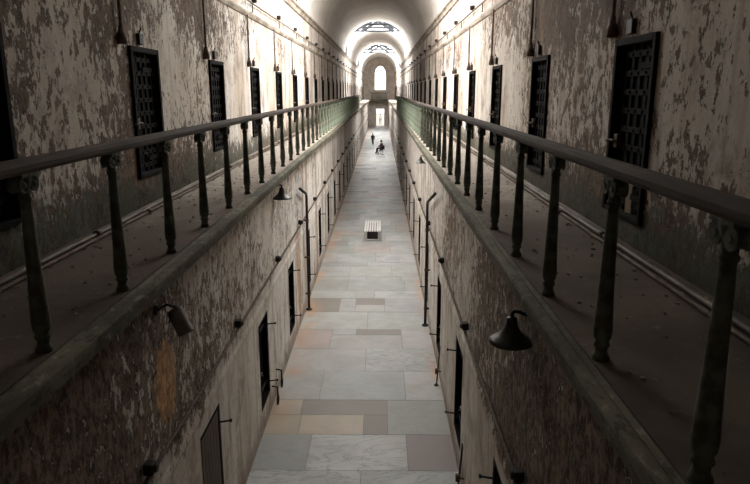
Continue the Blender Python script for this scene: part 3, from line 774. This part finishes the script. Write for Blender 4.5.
def person(loc, rz, S, J, top, bottom, label, hair=M['hair']):
    """J: joints for a 1.75 m adult facing -Y; S scales the figure"""
    o = tag(empty('person', loc, rz), label, 'person')
    s = lambda p: tuple(c * S for c in p)
    names = ['pelvis', 'belly', 'chest', 'neck', 'chin', 'head', 'crown', 'sl', 'el', 'wl', 'sr', 'er', 'wr', 'hl', 'kl', 'al', 'tl', 'hr', 'kr', 'ar', 'tr']
    ix = {n: i for i, n in enumerate(names)}
    E = [('pelvis', 'belly'), ('belly', 'chest'), ('chest', 'neck'), ('neck', 'chin'), ('chin', 'head'), ('head', 'crown'), ('chest', 'sl'), ('sl', 'el'), ('el', 'wl'), ('chest', 'sr'), ('sr', 'er'), ('er', 'wr'),
         ('pelvis', 'hl'), ('hl', 'kl'), ('kl', 'al'), ('al', 'tl'), ('pelvis', 'hr'), ('hr', 'kr'), ('kr', 'ar'), ('ar', 'tr')]
    rad = dict(pelvis=.13, belly=.125, chest=.14, neck=.055, chin=.065, head=.092, crown=.06, sl=.06, el=.042, wl=.028, sr=.06, er=.042, wr=.028, hl=.09, kl=.06, al=.038, tl=.03, hr=.09, kr=.06, ar=.038, tr=.03)
    V = [s(J[n]) for n in names]; RR = [rad[n] * S for n in names]; ED = [(ix[a], ix[b]) for a, b in E]
    for w_, e_, sd in (('wl', 'el', 1), ('wr', 'er', -1)):
        hand(V, ED, RR, ix[w_], Vector(J[w_]) - Vector(J[e_]), sd, S)
    body = skin_obj('body', V, ED, RR, 0, M['skin'], o)
    def sub(name, keys, grow, m, radx={}):
        kk = {n: i for i, n in enumerate(keys)}
        return skin_obj(name, [s(J[n]) for n in keys], [(kk[a], kk[b]) for a, b in E if a in kk and b in kk], [(radx.get(n, rad[n]) + grow) * S for n in keys], 0, m, o)
    sub('jacket', ['pelvis', 'belly', 'chest', 'sl', 'el', 'wl', 'sr', 'er', 'wr'], .022, top)
    sub('trousers', ['pelvis', 'hl', 'kl', 'al', 'hr', 'kr', 'ar'], .016, bottom)
    for a, t_ in (('al', 'tl'), ('ar', 'tr')):
        skin_obj('shoe', [s(J[a]), s(J[t_])], [(0, 1)], [.05 * S, .042 * S], 0, M['tyre'], o)
    h = Vector(J['head'])
    mb = MB()   # hair: cap over the skull, open at the face
    rings = []
    for i in range(8):
        a = PI / 2 * i / 7.0 * 1.25; rings.append([(h.x + .108 * math.sin(a) * math.cos(t), h.y + .02 + .115 * math.sin(a) * math.sin(t), h.z + .03 + .115 * math.cos(a) - (.05 * max(0, math.sin(t)) if i > 4 else 0)) for t in [2 * PI * j / 14 for j in range(14)]])
    mb.grid(rings); mb.v = [s(p) for p in mb.v]; mb.build('hair', hair, o)
    mb = MB()
    for sx in (-1, 1):
        mb.lathe([(.002, -.012), (.011, -.006), (.011, .006), (.002, .012)], 8, Matrix.Translation((h.x + sx * .034, h.y - .088, h.z - .005)))
    mb.v = [s(p) for p in mb.v]; mb.build('eyes', M['hair'], o)
    mb = MB(); mb.lathe([(.004, .02), (.016, -.025), (.004, -.035)], 8, Matrix.Translation((h.x, h.y - .096, h.z - .028))); mb.v = [s(p) for p in mb.v]; mb.build('nose', M['skin'], o)
    mb = MB(); mb.box(h.x - .025, h.x + .025, h.y - .088, h.y - .07, h.z - .078, h.z - .068); mb.v = [s(p) for p in mb.v]; mb.build('mouth', M['plum_cloth'], o)
    return o
WALK = dict(pelvis=(0, 0, .93), belly=(0, -.01, 1.08), chest=(0, -.02, 1.30), neck=(0, -.02, 1.46), chin=(0, -.035, 1.54), head=(0, -.03, 1.62), crown=(0, -.025, 1.69),
            sl=(.19, -.02, 1.40), el=(.25, .06, 1.13), wl=(.24, .0, .88), sr=(-.19, -.02, 1.40), er=(-.25, -.03, 1.13), wr=(-.23, -.14, .90),
            hl=(.10, 0, .90), kl=(.13, -.14, .50), al=(.14, -.10, .09), tl=(.15, -.27, .04), hr=(-.10, 0, .90), kr=(-.12, .04, .49), ar=(-.14, .24, .12), tr=(-.14, .13, .04))
SIT = dict(pelvis=(0, .12, .60), belly=(0, .13, .74), chest=(0, .11, .95), neck=(0, .09, 1.10), chin=(0, .06, 1.18), head=(0, .06, 1.26), crown=(0, .065, 1.33),
           sl=(.19, .1, 1.05), el=(.27, .06, .80), wl=(.24, -.18, .72), sr=(-.19, .1, 1.05), er=(-.27, .06, .80), wr=(-.24, -.18, .72),
           hl=(.10, .08, .58), kl=(.12, -.36, .58), al=(.12, -.42, .17), tl=(.12, -.56, .12), hr=(-.10, .08, .58), kr=(-.12, -.36, .58), ar=(-.12, -.42, .17), tr=(-.12, -.56, .12))
person((-.98, 77, 0), -.45, .78, WALK, M['black_cloth'], M['black_cloth'], 'small standing person in black clothes, mid-stride behind the wheelchair')
person((-.05, 65.2, .07), -1.2, 1.0, SIT, M['plum_cloth'], M['blue_cloth'], 'person in a dark plum top sitting in the wheelchair on the corridor floor')
stand = dict(WALK); stand.update(kl=(.11, -.02, .49), al=(.11, 0, .09), tl=(.13, -.15, .04), kr=(-.11, -.01, .49), ar=(-.12, .02, .09), tr=(-.13, -.13, .04))
person((-.17, Y1 + 4.5, 0), .1, 1.15, stand, M['white_cloth'], M['grey_cloth'], 'person in white standing in the bright doorway of the far end wall')

# wheelchair (faces local -Y)
o = tag(empty('wheelchair', (-.05, 65.2, 0), -1.2), 'dark wheelchair with thin spoked wheels under the seated person', 'wheelchair')
mb = MB(); mb.box(-.22, .22, -.22, .27, .43, .468); mb.build('seat', M['black_cloth'], o, .01)
mb = MB(); mb.box(-.21, .21, .33, .355, .50, .93); mb.build('backrest', M['black_cloth'], o, .01)
mb = MB()
for sx in (-1, 1):
    mb.tube([(sx * .24, .35, 1.02), (sx * .24, .35, .30), (sx * .24, -.28, .30), (sx * .24, -.36, .42), (sx * .22, -.50, .08)], .014, 8)
    mb.tube([(sx * .24, .35, 1.02), (sx * .24, .46, 1.03)], .018, 8)
mb.tube([(-.24, .02, .31), (.24, .02, .31)], .012, 6); mb.build('frame', M['steel'], o)
for sx in (-1, 1):
    mb = MB(); mb.box(sx * .385 - .03, sx * .385 + .03, -.2, .2, .67, .69); mb.tube([(sx * .38, .1, .31), (sx * .385, .1, .68)], .012, 6); mb.build('armrest', M['black_cloth'], o)
    mb = MB(); mb.tube([(sx * .38, .12 + .3 * math.cos(2 * PI * i / 28), .315 + .3 * math.sin(2 * PI * i / 28)) for i in range(29)], .015, 6); w = mb.build('rear_wheel', M['tyre'], o)
    mb = MB(); mb.tube([(sx * .24, .12, .315), (sx * .41, .12, .315)], .03, 8)
    for i in range(12): mb.tube([(sx * .38, .12, .315), (sx * .38, .12 + .3 * math.cos(PI * i / 6), .315 + .3 * math.sin(PI * i / 6))], .004, 4)
    mb.build('spokes', M['steel'], w)
    mb = MB(); mb.tube([(sx * .22, -.34 + .085 * math.cos(2 * PI * i / 16), .10 + .085 * math.sin(2 * PI * i / 16)) for i in range(17)], .015, 6); mb.tube([(sx * .235, -.34, .10), (sx * .235, -.30, .32)], .01, 6); mb.build('front_wheel', M['tyre'], o)
    mb = MB(); mb.box(sx * .11 - .08, sx * .11 + .08, -.60, -.42, .06, .075); mb.build('footrest', M['steel'], o)

# ------------------------------------------------------------------ world, camera, view
w = bpy.data.worlds.new('overcast_sky'); sc.world = w; w.use_nodes = True
bg = w.node_tree.nodes.get('Background') or w.node_tree.nodes.new('ShaderNodeBackground')
bg.inputs[0].default_value = (1.0, .985, .95, 1); bg.inputs[1].default_value = 1.6
wo = w.node_tree.nodes.get('World Output') or w.node_tree.nodes.new('ShaderNodeOutputWorld')
w.node_tree.links.new(bg.outputs[0], wo.inputs[0])

cam = bpy.data.cameras.new('camera'); co = bpy.data.objects.new('camera', cam); COL.objects.link(co)
cam.sensor_width = 36; cam.sensor_fit = 'HORIZONTAL'; cam.lens = 640 / 750 * 36; cam.clip_start = .05; cam.clip_end = 500
co.location = (0, 0, CAMZ); co.rotation_euler = (PI / 2 - math.atan(151.5 / 640), 0, math.atan(6 / 640))
sc.camera = co
sc.view_settings.view_transform = 'Standard'; sc.view_settings.look = 'None'; sc.view_settings.gamma = 1; sc.view_settings.use_curve_mapping = False
sc.view_settings.exposure = 0.42
sc.cycles.use_denoising = True
sc.cycles.max_bounces = 10; sc.cycles.diffuse_bounces = 8; sc.cycles.sample_clamp_indirect = 6
